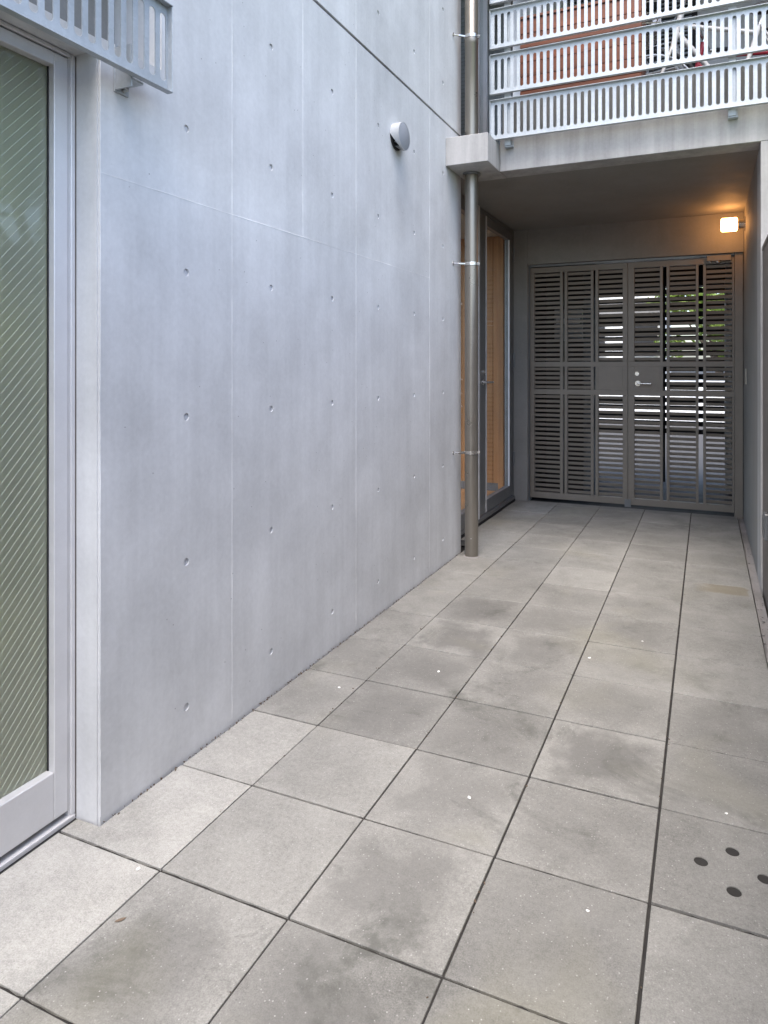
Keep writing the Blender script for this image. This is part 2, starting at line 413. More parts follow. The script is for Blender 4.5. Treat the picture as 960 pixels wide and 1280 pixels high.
for y in cols:
    for z in zlow+(zup if y > .5 else []):
        if pm is None:
            bm = bmesh.new(); lathe(bm, (0, 0, 0), (1, 0, 0), [(.0134, -.004), (.0134, .0035), (.009, .0050), (0.0001, .0055)], 14)
            pm = bpy.data.meshes.new('tie_hole_plug'); bmesh.ops.recalc_face_normals(bm, faces=bm.faces); bm.to_mesh(pm); bm.free()
        o = link('tie_hole_plug', pm, MAT['plug'], wall); o.location = (WX-.0105, y, z); put(o)
# cast ridges where the form boards met
def ridge(y0, y1, z0, z1, wdt=.0022):
    """thin uneven fin standing 1 mm proud of the wall face"""
    bm = bmesh.new(); vert = abs(z1-z0) > abs(y1-y0); L = (z1-z0) if vert else (y1-y0); N = max(6, int(L/.05)); rows = []
    for k in range(N+1):
        t = k/N; ww = wdt*random.uniform(.45, 1.15); hh = random.uniform(.0003, .0011); j = random.uniform(-.0006, .0006)
        y = (y0 if vert else y0+L*t); z = (z0+L*t if vert else z0)
        row = []
        for s, h in ((-1, -.0006), (0, hh), (1, -.0006)):
            row.append(bm.verts.new((WX+h, y+(s*ww/2+j if vert else 0), z+(0 if vert else s*ww/2+j))))
        rows.append(row)
    for a, b in zip(rows, rows[1:]):
        for q in range(2): bm.faces.new((a[q], b[q], b[q+1], a[q+1]))
    put(build('form_joint', bm, MAT['ridge'], wall))
ridge(Y0+.006, 2.66, 1.905, 1.905, .0065)
for y, a, b in ((.676, .02, 2.97), (1.165, 1.915, 2.97), (1.661, .02, 2.97), (2.662, .02, 2.97), (2.662, 3.01, 5), (1.661, 3.01, 5)):
    ridge(y, y, a, b, .0018)
ridge(Y0+.004, Y0+.004, .02, 2.26, .003)
# band of concrete over the window; recess behind it added to darken screen slots
wbox('window_head', MAT['wall'], wall, -.62, WX-.001, -3.2, Y0-.002, 2.260, 2.292)
wbox('window_head', MAT['recess'], wall, -.62, -.50, -3.2, .3155, 2.3005, 2.982)
wbox('window_head', MAT['wall'], wall, -.4995, WX-.001, -3.2, .3152, 2.72, 2.982)

# ------------------------------------------------------------------ left window
win = thing('frosted_window', 'tall aluminium window with obscured wired glass beside the concrete wall', 'window', (-.44, -1, 0))
FX = -.388
def wb(name, m, *a, bev=.002, p=win): return wbox(name, m, p, *a, bev=bev)
wb('outer_frame', MAT['alu'], FX-.07, FX, .050, .0645, .012, 2.258)
wb('outer_frame', MAT['alu'], FX-.07, FX-.006, .0445, .0495, .012, 2.256, bev=0)
wb('head_frame', MAT['alu'], FX-.07, FX, -3.0, .0495, 2.246, 2.2585)
wb('sill', MAT['alu'], FX-.07, FX+.002, -3.0, .0642, -.004, .0116)
wb('drain_gap', MAT['black'], FX-.07, FX+.012, -3.0, .0642, -.05, -.0042, bev=0)
wb('caulk', MAT['boundary'], FX-.02, FX+.001, .0647, .0668, 0, 2.255, bev=0)
wb('sash_stile', MAT['alu'], FX-.055, FX-.004, -.004, .0425, .030, 2.242)
wb('glazing_bead', MAT['black'], FX-.031, FX-.026, -.0075, -.0043, .168, 2.204, bev=0)
wb('sash_stile', MAT['alu'], FX-.055, FX-.004, -1.50, -1.455, .030, 2.242)
wb('bottom_rail', MAT['alu'], FX-.055, FX-.0045, -1.4548, -.0042, .030, .168)
wb('top_rail', MAT['alu'], FX-.055, FX-.0045, -1.4548, -.0042, 2.205, 2.242)
PT, PB, PE = 2.205, .168, -.0045
pane = wb('pane', MAT['frost'], FX-.038, FX-.032, -1.4545, PE, PB, PT, bev=0)
n = NT('wire'); MAT['wire'] = n.set(Base_Color=(.55, .58, .50), Metallic=.1, Roughness=.5)
sl_ = 1.12
zz = PB-(PE+1.4545)*sl_
while zz < PT:
    ya, za, yb, zb = -1.4545, zz, PE, zz+(PE+1.4545)*sl_
    if za < PB: ya += (PB-za)/sl_; za = PB
    if zb > PT: yb -= (zb-PT)/sl_; zb = PT
    if yb-ya > .02 and yb > -.40:
        yc = max(ya, -.55)
        bm = bmesh.new(); tube(bm, (FX-.0316, yc, za+(yc-ya)*sl_), (FX-.0316, yb, zb), .00048, 5)
        build('wire', bm, MAT['wire'], pane)
    zz += .0306
wb('sash_stile', MAT['alu'], FX-.055, FX-.004, -1.560, -1.515, .030, 2.242)
wb('pane', MAT['frost'], FX-.038, FX-.032, -2.95, -1.5605, .030, 2.242, bev=0)
cur = thing('curtain', 'curtain painted with a plant-green blur behind the obscured wired glass', 'curtain', (-.62, -1.2, .03))
bm = bmesh.new(); prev = None
for k in range(181):
    y = -2.9+k*2.96/180; x = -.60+.022*math.sin(y*38+.8*math.sin(y*7))
    row = (bm.verts.new((x, y, .03)), bm.verts.new((x+.004, y, 2.25)))
    if prev: bm.faces.new((prev[0], row[0], row[1], prev[1]))
    prev = row
o = put(build('curtain_cloth', bm, MAT['curtain'], cur, 180))
md = o.modifiers.new('thick', 'SOLIDIFY'); md.thickness = .002
room = thing('side_room', 'dim plastered room behind the obscured wired glass window', 'room', (-1.8, -1.5, 0))
for nme, a in (('floor_slab', (-3, -.50, -3.2, .08, -.05, .0)), ('back_wall', (-3.1, -3.0, -3.2, .6, -.05, 2.9)), ('end_wall', (-3, -.42, -3.3, -3.2, -.05, 2.9)), ('end_wall', (-3, -.63, .085, .185, -.05, 2.9)), ('ceiling_slab', (-3, -.63, -3.2, .08, 2.5, 2.6))):
    wbox(nme, MAT['interior'], room, *a)

# ------------------------------------------------------------------ galvanised slotted screens
def slotted(parent, length, frame, m, z0, zt, first, pitch, n_slots, fl=.034, ends=(True, True), sr=.0113):
    """one pressed tray panel: slotted web, flanges folded outwards. frame(u,v,t): u along, v up, t outwards"""
    hs = [slot(first+k*pitch, z0+.030, zt-.026, sr, 8) for k in range(n_slots)]
    me = plate(rect(0, length, z0, zt), hs, .004, frame)
    p = put(link('slotted_panel', me, m, parent))
    def flange(u0, u1, v0, v1, t0, t1):
        bm = bmesh.new(); bxa(bm, u0, u1, v0, v1, t0, t1, .0008); bm.transform(frame)
        o = build('flange', bm, m, p); return o
    flange(-.004, length+.004, z0-.004, z0-.0002, -.002, fl); flange(-.004, length+.004, zt+.0002, zt+.004, -.002, fl)
    if ends[0]: flange(-.004, -.0002, z0, zt, -.002, fl-.001)
    if ends[1]: flange(length+.0002, length+.004, z0, zt, -.002, fl-.001)
    return p
# above the window: runs along y, outwards = +x
ws = thing('balcony_screen', 'galvanised slotted steel screen panel fixed above the frosted window', 'screen', (-.24, -.9, 2.2))
FRW = Matrix(((0, 0, 1, -.222), (1, 0, 0, -2.70), (0, 1, 0, 0), (0, 0, 0, 1)))
slotted(ws, 2.70+.262, FRW, MAT['galv'], 2.196, 2.462, 2.70+.243-.0447*64, .0447, 65, fl=.022, sr=.0128)
for y in (.118, -1.2, -2.4):
    bm = bmesh.new(); bxa(bm, WX+.001, WX+.006, y, y+.055, 2.158, 2.30, .001); bxa(bm, WX+.006, -.226, y+.002, y+.008, 2.164, 2.29, .0005); bxa(bm, WX+.0062, -.2262, y+.0085, y+.050, 2.184, 2.1905)
    b = put(build('bracket', bm, MAT['galv'], ws))
    bm = bmesh.new(); tube(bm, (WX+.005, y+.034, 2.174), (WX+.020, y+.034, 2.174), .008, 6); o = build('bolt', bm, MAT['steel'], b)
# gallery screens: run along x, outwards = -y
gs = thing('balcony_screen', 'four stacked galvanised slotted steel panels guarding the upper gallery', 'screen', (.8, 3.2, 2.9))
FRG = Matrix(((1, 0, 0, -.040), (0, 0, -1, 3.172), (0, 1, 0, 0), (0, 0, 0, 1)))
for z0, zt in ((2.902, 3.170), (3.216, 3.482), (3.529, 3.795), (3.842, 4.108)):
    slotted(gs, 2.9, FRG, MAT['galv_light'], z0, zt, .0355, .0451, 64, fl=.024)
for x in (.05, 1.45, 2.75):
    bm = bmesh.new(); bxa(bm, x, x+.045, 3.188, 3.194, 2.86, 4.12, .001); bxa(bm, x, x+.006, 3.194, 3.232, 2.862, 4.118, .0005)
    put(build('post', bm, MAT['galv'], gs))
    bm = bmesh.new(); bxa(bm, x, x+.055, 3.2335, 3.2395, 2.852, 2.90, .001); bxa(bm, x, x+.055, 3.195, 3.2335, 2.852, 2.858)
    b = put(build('bracket', bm, MAT['galv'], gs))

# ------------------------------------------------------------------ gallery slab, beam, corbel, portal walls
BY = 3.24
gal = thing('gallery_slab', 'pale weathered concrete slab edge and ceiling carrying the upper gallery', 'balcony', (.8, 4.2, 2.7))
wbox('front_beam', MAT['beam'], gal, .004, 3.2, BY, 3.42, 2.700, 2.945, bev=.003)
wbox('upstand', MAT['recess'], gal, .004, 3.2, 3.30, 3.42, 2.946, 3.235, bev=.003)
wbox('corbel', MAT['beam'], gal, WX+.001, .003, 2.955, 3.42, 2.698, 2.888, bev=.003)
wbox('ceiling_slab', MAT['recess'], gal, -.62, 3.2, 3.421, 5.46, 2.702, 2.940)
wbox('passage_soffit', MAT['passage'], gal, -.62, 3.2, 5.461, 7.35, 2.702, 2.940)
wbox('ceiling_slab', MAT['recess'], gal, -.62, WX+.0005, 3.272, 3.4205, 2.702, 2.940)
upper = thing('gallery_back_wall', 'shaded concrete wall behind the upper gallery with an added unseen ceiling over it', 'wall', (.8, 5.6, 2.95))
wbox('back_wall', MAT['wall_upper'], upper, -.62, 3.2, 5.62, 5.8, 2.942, 6.1)
wbox('ceiling', MAT['recess'], upper, -.62, 3.2, 3.3, 5.8, 5.30, 5.5)  # out of view, put in to darken the gallery behind the slots
wbox('side_wall', MAT['wall_upper'], upper, 2.6, 2.8, 3.45, 5.62, 2.942, 5.3)

end = thing('gate_wall', 'shaded concrete end wall and lintel framing the louvred gate', 'wall', (.66, 5.4, 0))
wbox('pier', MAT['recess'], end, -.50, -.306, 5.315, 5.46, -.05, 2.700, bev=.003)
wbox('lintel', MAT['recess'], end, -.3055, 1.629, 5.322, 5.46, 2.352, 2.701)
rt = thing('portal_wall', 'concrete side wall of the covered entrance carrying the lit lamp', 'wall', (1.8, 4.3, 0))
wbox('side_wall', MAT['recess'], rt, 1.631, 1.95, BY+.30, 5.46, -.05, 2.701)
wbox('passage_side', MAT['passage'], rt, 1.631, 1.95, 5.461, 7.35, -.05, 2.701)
wbox('front_jamb', MAT['beam'], rt, 1.630, 3.2, BY+.001, BY+.2995, -.05, 2.6995, bev=.003)
# boundary wall on the right
bw = thing('boundary_wall', 'head high brown grey rendered boundary wall beside the gutter', 'wall', (1.72, 0, 0))
wbox('wall_core', MAT['boundary'], bw, 1.640, 1.80, -5.0, BY-.002, -.05, 2.03, bev=.004)
wbox('coping', MAT['boundary'], bw, 1.637, 1.81, -5.0, BY-.003, 2.031, 2.066, bev=.006)
lawn = struct(box('lawn', MAT['leaf2'], None, 1.82, 24, -12, 3.2, -.06, -.02))
ob = thing('socket_box', 'small steel outlet box fixed low on the brown boundary wall', 'socket', (1.64, 2.83, .39))
wbox('cover', MAT['alu_dark'], ob, 1.618, 1.6395, 2.79, 2.875, .385, .530, bev=.004)
wbox('flap', MAT['alu_dark'], ob, 1.612, 1.6175, 2.797, 2.868, .40, .515, bev=.002)
sw = thing('wall_plate', 'small white switch plate on the shaded portal side wall', 'switch', (1.63, 4.88, 1.2))
wbox('plate', MAT['interior'], sw, 1.624, 1.6305, 4.84, 4.92, 1.19, 1.32, bev=.003)

# ------------------------------------------------------------------ vent cap on the left wall
vc = thing('vent_cap', 'round grey hooded vent cap on the upper concrete wall', 'vent', (WX, 2.17, 2.65))
cy_, cz_ = 2.140, 2.640
bm = bmesh.new(); N = 36; R_ = .079; L_ = .056
rows = []
for k in range(N+1):            # hood: shell open at the bottom, wall side
    a = math.radians(-60)+math.radians(300)*k/N
    sa = math.sin(a+math.pi*0); y = cy_+R_*math.cos(a-math.radians(0)); z = cz_+R_*math.sin(a)
    rows.append((y, z))
vs = []
for k in range(N):
    a = 2*math.pi*k/N; y = cy_+R_*math.cos(a); z = cz_+R_*math.sin(a)
    cut = 0 if math.sin(a) > .05 else min(1, (.05-math.sin(a))*1.2)      # hood cut back at the lower half
    xb = WX+.001+(L_-.014)*cut
    vs.append((bm.verts.new((xb, y, z)), bm.verts.new((WX+L_, y, z)), bm.verts.new((WX+L_, cy_+(R_-.003)*math.cos(a), cz_+(R_-.003)*math.sin(a))), bm.verts.new((xb, cy_+(R_-.003)*math.cos(a), cz_+(R_-.003)*math.sin(a)))))
for k in range(N):
    a, b = vs[k], vs[(k+1) % N]
    for q in range(4): bm.faces.new((a[q], b[q], b[(q+1) % 4], a[(q+1) % 4]))
put(build('hood', bm, MAT['vent_rim'], vc, 35))
bm = bmesh.new(); lathe(bm, (WX+L_-.004, cy_, cz_), (1, 0, 0), [(R_-.0032, -.004), (R_-.0032, .003), (R_-.006, .0045)], 36); put(build('face_disc', bm, MAT['vent'], vc, 30))
bm = bmesh.new(); lathe(bm, (WX, cy_, cz_), (1, 0, 0), [(R_-.006, .0005), (R_-.006, .010), (R_-.02, .012)], 30); o = put(build('throat', bm, MAT['black'], vc, 30))
for k in range(4):
    bm = bmesh.new(); z = cz_-.06+k*.022; hw = math.sqrt(max(.001, .06**2-(z-cz_)**2)); bxa(bm, WX+.013, WX+.032, cy_-hw, cy_+hw, z, z+.002)
    put(build('louvre', bm, MAT['vent'], vc))

# ------------------------------------------------------------------ downpipe
PX, PY, PR = -.190, 3.195, .047
dp = thing('downpipe', 'round bronze grey downpipe running from paving up through the concrete corbel', 'pipe', (PX, PY, 0))
def lz(name, m, prof, parent=dp, c=(PX, PY), sm=40):
    bm = bmesh.new(); lathe(bm, (c[0], c[1], 0), (0, 0, 1), prof, 36); o = build(name, bm, m, parent, sm); return put(o) if parent is dp else o
lz('lower_pipe', MAT['pipe'], [(PR, .001), (PR, 2.6975)])
lz('upper_pipe', MAT['pipe'], [(PR, 2.889), (PR, 3.60), (PR+.0015, 3.602), (PR+.0015, 3.66), (PR, 3.662), (PR, 6.0)])
lz('collar', MAT['alu_dark'], [(PR+.016, 2.682), (PR+.016, 2.6972)])
bm = bmesh.new(); lathe(bm, (PX, PY, 0), (0, 0, 1), [(PR+.012, -.004), (PR+.010, .003), (PR+.001, .005)], 30); put(build('mortar_seal', bm, MAT['channel'], dp))
for z in (.733, 2.058, 3.655):
    bm = bmesh.new(); lathe(bm, (PX, PY, z), (0, 0, 1), [(PR+.0005, -.011), (PR+.0035, -.011), (PR+.0035, .011), (PR+.0005, .011)], 36)
    c = put(build('clamp_band', bm, MAT['steel'], dp, 40))
    bm = bmesh.new(); ax = Vector((WX, 3.10, z)); tgt = Vector((PX-.034, PY-.032, z))
    tube(bm, ax, tgt, .0045, 8); tube(bm, ax+(tgt-ax)*.45, ax+(tgt-ax)*.95, .0085, 6); tube(bm, (WX, 3.10, z), (WX+.006, 3.10, z), .013, 12)
    build('clamp_stem', bm, MAT['steel'], c)
    bm = bmesh.new(); bxa(bm, PX+.045, PX+.062, PY-.004, PY+.004, z-.011, z+.011, .001); tube(bm, (PX+.055, PY-.014, z), (PX+.055, PY+.012, z), .0045, 6)
    build('clamp_bolt', bm, MAT['steel'], c)
bm = bmesh.new(); tube(bm, (PX+.012, PY-PR-.002, .135), (PX+.012, PY-PR+.004, .135), .003, 8); put(build('screw', bm, MAT['steel'], dp))

# ------------------------------------------------------------------ glazed door in the left recess
DX = -.44
sg = thing('glazed_sidelight', 'fixed glass sidelight behind the downpipe beside the glazed door', 'window', (DX, 3.8, 0))
def db(p, name, m, *a, bev=.0015): return wbox(name, m, p, *a, bev=bev)
db(sg, 'frame', MAT['alu_dark'], DX-.06, DX, 3.272, 3.32, .0, 2.700)
db(sg, 'mullion', MAT['alu'], DX-.06, DX+.004, 4.130, 4.168, .0, 2.700)
db(sg, 'bottom_rail', MAT['alu_dark'], DX-.06, DX-.002, 3.321, 4.129, .045, .17)
db(sg, 'top_rail', MAT['alu_dark'], DX-.06, DX-.002, 3.321, 4.129, 2.58, 2.6995)
db(sg, 'pane', MAT['glass'], DX-.034, DX-.028, 3.319, 4.131, .168, 2.582, bev=0)
dr = thing('glazed_door', 'aluminium framed glass door in the covered entrance recess', 'door', (DX, 4.7, 0))
db(dr, 'door_frame', MAT['alu_dark'], DX-.06, DX-.004, 5.262, 5.3145, .0, 2.700)
db(dr, 'door_frame', MAT['alu_dark'], DX-.06, DX-.004, 4.169, 5.2615, 2.66, 2.700)
db(dr, 'stile', MAT['alu_dark'], DX-.05, DX, 4.175, 4.345, .062, 2.655)
db(dr, 'stile_edge', MAT['alu'], DX-.045, DX+.003, 4.346, 4.372, .062, 2.655)
db(dr, 'stile', MAT['alu_dark'], DX-.05, DX, 5.135, 5.258, .062, 2.655)
db(dr, 'stile_edge', MAT['alu'], DX-.012, DX+.003, 5.122, 5.1345, .17, 2.575)
db(dr, 'bottom_rail', MAT['alu_dark'], DX-.05, DX-.001, 4.373, 5.1345, .062, .168)
db(dr, 'top_rail', MAT['alu_dark'], DX-.05, DX-.001, 4.373, 5.1345, 2.577, 2.655)
db(dr, 'pane', MAT['glass'], DX-.028, DX-.022, 4.371, 5.136, .166, 2.579, bev=0)
bm = bmesh.new(); tube(bm, (DX, 4.27, 1.20), (DX+.055, 4.27, 1.20), .010, 10); tube(bm, (DX+.05, 4.265, 1.20), (DX+.05, 4.40, 1.20), .009, 10); tube(bm, (DX, 4.27, 1.20), (DX+.007, 4.27, 1.20), .024, 16)
put(build('lever_handle', bm, MAT['steel'], dr, 40))
bm = bmesh.new(); tube(bm, (DX, 4.27, 1.29), (DX+.012, 4.27, 1.29), .016, 14); put(build('lock_cylinder', bm, MAT['steel'], dr, 40))
for z in (.42, 1.40, 2.45):
    bm = bmesh.new(); tube(bm, (DX+.010, 5.264, z-.07), (DX+.010, 5.264, z+.07), .011, 10); put(build('hinge', bm, MAT['alu_dark'], dr, 40))
sill = thing('door_sill', 'long dark metal threshold under the glazed door and sidelight', 'threshold', (DX, 4.3, 0))
db(sill, 'upper_step', MAT['alu_dark'], DX-.06, DX+.006, 3.322, 5.3135, .012, .044)
db(sill, 'shadow_gap', MAT['black'], DX-.06, DX+.010, 3.322, 5.3135, -.05, .0118, bev=0)
# room behind the door: timber lined, unseen far side left open to admit daylight
rm = thing('timber_room', 'room lined with warm orange timber seen through the glazed door', 'room', (-1.2, 4.8, 0))
wbox('floor_slab', MAT['wood'], rm, -1.45, -.502, 3.28, 6.05, -.05, .03)
wbox('ceiling_slab', MAT['interior'], rm, -1.45, -.625, 3.28, 6.05, 2.71, 2.8)
wbox('south_wall', MAT['interior'], rm, -1.45, -.625, 3.0, 3.279, -.05, 2.709)
for k in range(10):
    x = -.503-.115*(k+1); wbox('timber_board', MAT['wood'], rm, x, x+.112, 5.56, 5.585, .031, 2.705, bev=.002)
wbox('timber_board', MAT['wood'], rm, -1.45, -.503, 5.59, 5.62, -.05, 2.705)
wbox('timber_post', MAT['wood'], rm, -.66, -.60, 5.49, 5.558, .031, 2.705, bev=.003)
wbox('skirting', MAT['alu_dark'], rm, -1.7, -.51, 5.54, 5.559, .031, .11)
# ------------------------------------------------------------------ louvred double gate
GY = 5.372; GT = .045                   # front face, thickness
ZB, ZT = .028, 2.322
slat_me = {}
def gate_leaf(name, label, xa, xb, stiles, lockbay, lever):
    t = thing(name, label, 'gate', ((xa+xb)/2, GY, 0), 'leaves of the louvred double gate')
    def part(nm, *a, bev=.0015): return wbox(nm, MAT['gate'], t, *a, bev=bev)
    part('bottom_rail', xa, xb, GY, GY+GT, ZB, .088); part('top_rail', xa, xb, GY, GY+GT, 2.268, ZT)
    part('middle_rail', xa, xb, GY, GY+GT, 1.062, 1.112); part('middle_rail', xa, xb, GY, GY+GT, 1.335, 1.384)
    zs = ((.088, 1.062), (1.112, 1.335), (1.384, 2.268))
    for (sa, sb) in stiles:
        for za, zb in zs: part('stile', sa, sb, GY+.0004, GY+GT-.0004, za+.0002, zb-.0002)
    # bays between paired stiles hold the louvres
    return t, zs
def slats(t, ba, bb, za, zb):
    pitch = .0462; nn = int(round((zb-za-.012)/pitch)); st = (zb-za)/nn
    k = round(bb-ba, 4)
    if k not in slat_me:
        bm = bmesh.new(); bxa(bm, -k/2, k/2, -.0035, .0035, -.0140, .0140, .001)
        me = bpy.data.meshes.new('slat'); bm.to_mesh(me); bm.free(); me.materials.append(MAT['gate']); slat_me[k] = me
    for i in range(nn):
        o = bpy.data.objects.new('slat', slat_me[k]); COL.objects.link(o); o.parent = t
        o.location = ((ba+bb)/2, GY+.018, za+st*(i+.5)); o.rotation_euler = (math.radians(14+random.uniform(-2, 2)), 0, 0)
        put(o)
L_st = ((-.294, -.250), (.004, .032), (.048, .076), (.300, .326), (.344, .372), (.597, .643))
tl, zs = gate_leaf('gate_leaf', 'left leaf of louvred grey metal gate with blank lock plate', -.294, .643, L_st, 2, False)
for bi, (a, b) in enumerate(((-.2495, .0035), (.0765, .2995), (.3725, .5965))):
    for zi, (za, zb) in enumerate(zs):
        if bi == 2 and zi == 1: continue
        slats(tl, a, b, za, zb)
wbox('lock_plate', MAT['gate'], tl, .3725, .5965, GY+.0006, GY+.02, 1.1122, 1.3348)
R_st = ((.647, .703), (.930, .956), (.988, 1.014), (1.238, 1.262), (1.300, 1.325), (1.540, 1.556))
tr_, zs = gate_leaf('gate_leaf', 'right leaf of louvred grey metal gate with lever handle', .647, 1.556, R_st, 0, True)
for bi, (a, b) in enumerate(((.7035, .9295), (1.0145, 1.2375), (1.3255, 1.5395))):
    for zi, (za, zb) in enumerate(zs):
        if bi == 0 and zi == 1: continue
        slats(tr_, a, b, za, zb)
wbox('lock_plate', MAT['gate'], tr_, .7035, .9295, GY+.0006, GY+.02, 1.1122, 1.3348)
bm = bmesh.new(); tube(bm, (.728, GY+.001, 1.268), (.728, GY-.014, 1.268), .019, 16); tube(bm, (.728, GY-.012, 1.268), (.728, GY-.017, 1.268), .009, 10); put(build('lock_cylinder', bm, MAT['steel'], tr_, 40))
bm = bmesh.new(); tube(bm, (.735, GY+.001, 1.178), (.735, GY-.008, 1.178), .026, 18); tube(bm, (.735, GY-.006, 1.178), (.735, GY-.055, 1.178), .010, 12); tube(bm, (.730, GY-.05, 1.178), (.858, GY-.05, 1.176), .0085, 12)
put(build('lever_handle', bm, MAT['steel'], tr_, 40))
bm = bmesh.new(); bxa(bm, .6425, .6465, GY+.046, GY+.052, .03, 2.32); bxa(bm, .615, .672, GY-.004, GY-.0005, ZB-.022, ZB+.052, .001)
put(build('drop_bolt', bm, MAT['alu_dark'], tr_))
bm = bmesh.new(); bxa(bm, 1.33, 1.53, GY-.042, GY-.001, 2.285, 2.335, .003); put(build('door_closer', bm, MAT['gate'], tr_))
bm = bmesh.new(); tube(bm, (1.36, GY-.021, 2.284), (1.36, GY-.021, 2.276), .012, 12); tube(bm, (1.425, GY-.021, 2.284), (1.425, GY-.021, 2.274), .02, 12); put(build('closer_pivot', bm, MAT['steel'], tr_))
gp = thing('gate_post', 'wide grey metal hinge post between gate leaf and portal wall', 'post', (1.59, GY, 0))
wbox('post_tube', MAT['gate'], gp, 1.558, 1.626, GY-.02, GY+.055, -.02, 2.350, bev=.002)
gf = thing('gate_surround', 'dark metal frame and threshold round the louvred double gate', 'surround', (.66, GY, 0))
wbox('jamb', MAT['alu_dark'], gf, -.3055, -.2965, GY-.015, GY+.08, -.02, 2.350, bev=0)
wbox('head', MAT['alu_dark'], gf, -.296, 1.557, GY-.005, GY+.08, 2.330, 2.351, bev=0)
wbox('threshold', MAT['black'], gf, -.296, 1.557, GY-.012, GY+.085, -.05, -.006, bev=0)

# ------------------------------------------------------------------ lit wall lamp
lp = thing('wall_lamp', 'lit glass wall lamp on a short metal base beside the gate', 'lamp', (1.63, 5.1, 2.55))
bm = bmesh.new(); lathe(bm, (1.6305, 5.07, 2.552), (-1, 0, 0), [(.062, 0), (.062, .006), (.040, .008), (.040, .052), (.05, .054), (.05, .060)], 32); put(build('lamp_base', bm, MAT['steel'], lp, 35))
bm = bmesh.new(); lathe(bm, (1.5700, 5.07, 2.552), (-1, 0, 0), [(.048, 0), (.058, .006), (.0585, .012), (.0585, .115), (.053, .126), (.04, .129), (.0002, .130)], 32); put(build('lamp_glass', bm, MAT['lamp'], lp, 35))

# ------------------------------------------------------------------ passage and street beyond the gate
pw = thing('passage_wall', 'concrete wall and lintel behind the gate, coloured dark for passage shade', 'wall', (0, 6.4, 0))
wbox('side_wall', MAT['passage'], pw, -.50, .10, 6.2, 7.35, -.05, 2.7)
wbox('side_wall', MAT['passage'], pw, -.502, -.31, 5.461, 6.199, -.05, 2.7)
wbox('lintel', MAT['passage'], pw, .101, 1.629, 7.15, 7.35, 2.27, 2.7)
ps = thing('passage_screen', 'dark horizontal slat screen at the street end of the passage', 'screen', (.86, 7.2, .5))
for k in range(19): wbox('slat', MAT['black'], ps, .103, 1.627, 7.10, 7.125, .56+k*.09, .61+k*.09+random.uniform(0, .012), bev=.002)
for x in (.104, .86, 1.60): wbox('post', MAT['black'], ps, x, x+.026, 7.126, 7.148, -.012, 2.269)
mb = thing('letterbox', 'grey steel letterbox panel on the passage wall behind the gate', 'letterbox', (.08, 6.18, 1.6))
wbox('cabinet', MAT['alu_dark'], mb, -.20, .095, 6.11, 6.199, 1.62, 1.96, bev=.003)
wbox('flap', MAT['alu'], mb, -.18, .075, 6.103, 6.1095, 1.80, 1.86, bev=.002)
sp_ = thing('downpipe', 'grey downpipe standing against the passage wall behind the gate', 'pipe', (1.55, 6.6, 0))
bm = bmesh.new(); lathe(bm, (1.555, 6.6, 0), (0, 0, 1), [(.05, -.012), (.05, 2.25), (.045, 2.27), (.045, 2.70)], 24); put(build('pipe', bm, MAT['alu'], sp_, 40))
bm = bmesh.new(); lathe(bm, (1.555, 6.6, 0), (0, 0, 1), [(.056, 1.2), (.056, 1.23)], 24); put(build('clamp_band', bm, MAT['steel'], sp_, 40))
kw = thing('street_wall', 'white rendered garden wall across the street seen through the gate', 'wall', (0, 16.8, 0))
wbox('wall_core', MAT['plaster'], kw, -9, 9, 16.8, 17.0, -.06, 1.05)
wbox('coping', MAT['recess'], kw, -9, 9, 16.76, 17.04, 1.051, 1.12)
hs = thing('street_house', 'white house across the street with dark window bands', 'house', (0, 20, 0))
wbox('wall', MAT['plaster'], hs, -9, .2, 20, 24, -.06, 6.5)
for x in (-6, -4.2, -2.4, -.9):
    w_ = wbox('window', MAT['black'], hs, x, x+.9, 19.97, 19.999, 1.7, 2.6, bev=0)
    f = box('frame', MAT['alu'], w_, x-.05, x+.95, 19.95, 19.969, 2.601, 2.66); f2 = box('sill', MAT['alu'], w_, x-.05, x+.95, 19.93, 19.969, 1.64, 1.699)
for z in (1.35, 2.9, 3.2): wbox('band', MAT['recess'], hs, -9, .2, 19.96, 19.999, z, z+.12)
def foliage(name, parent, m, rng, cx, cy, cz, rx, ry, rz, n, size, clumps=18):
    cs = []
    for _ in range(clumps):
        while True:
            p = Vector((rng.uniform(-1, 1), rng.uniform(-1, 1), rng.uniform(-1, 1)))
            if p.length < 1: break
        cs.append((Vector((cx+p.x*rx, cy+p.y*ry, cz+p.z*rz)), rng.uniform(.22, .42)))
    v, f = [], []
    for _ in range(n):
        c, r = rng.choice(cs); d = Vector((rng.gauss(0, 1), rng.gauss(0, 1), rng.gauss(0, 1))).normalized()*r*rng.uniform(.5, 1)
        p = c+Vector((d.x*rx, d.y*ry, d.z*rz))*.9
        a = Vector((rng.gauss(0, 1), rng.gauss(0, 1), rng.gauss(0, .6))).normalized(); b = a.cross(Vector((rng.gauss(0, 1), rng.gauss(0, 1), rng.gauss(0, 1)))).normalized()
        s = size*rng.uniform(.6, 1.3); i = len(v)
        v += [p-a*s, p+b*s*.42-a*s*.1, p+a*s, p-b*s*.42-a*s*.1]; f.append((i, i+1, i+2, i+3))
    me = bpy.data.meshes.new(name); me.from_pydata(v, [], f); return put(link(name, me, m, parent))
rt_ = random.Random(11)
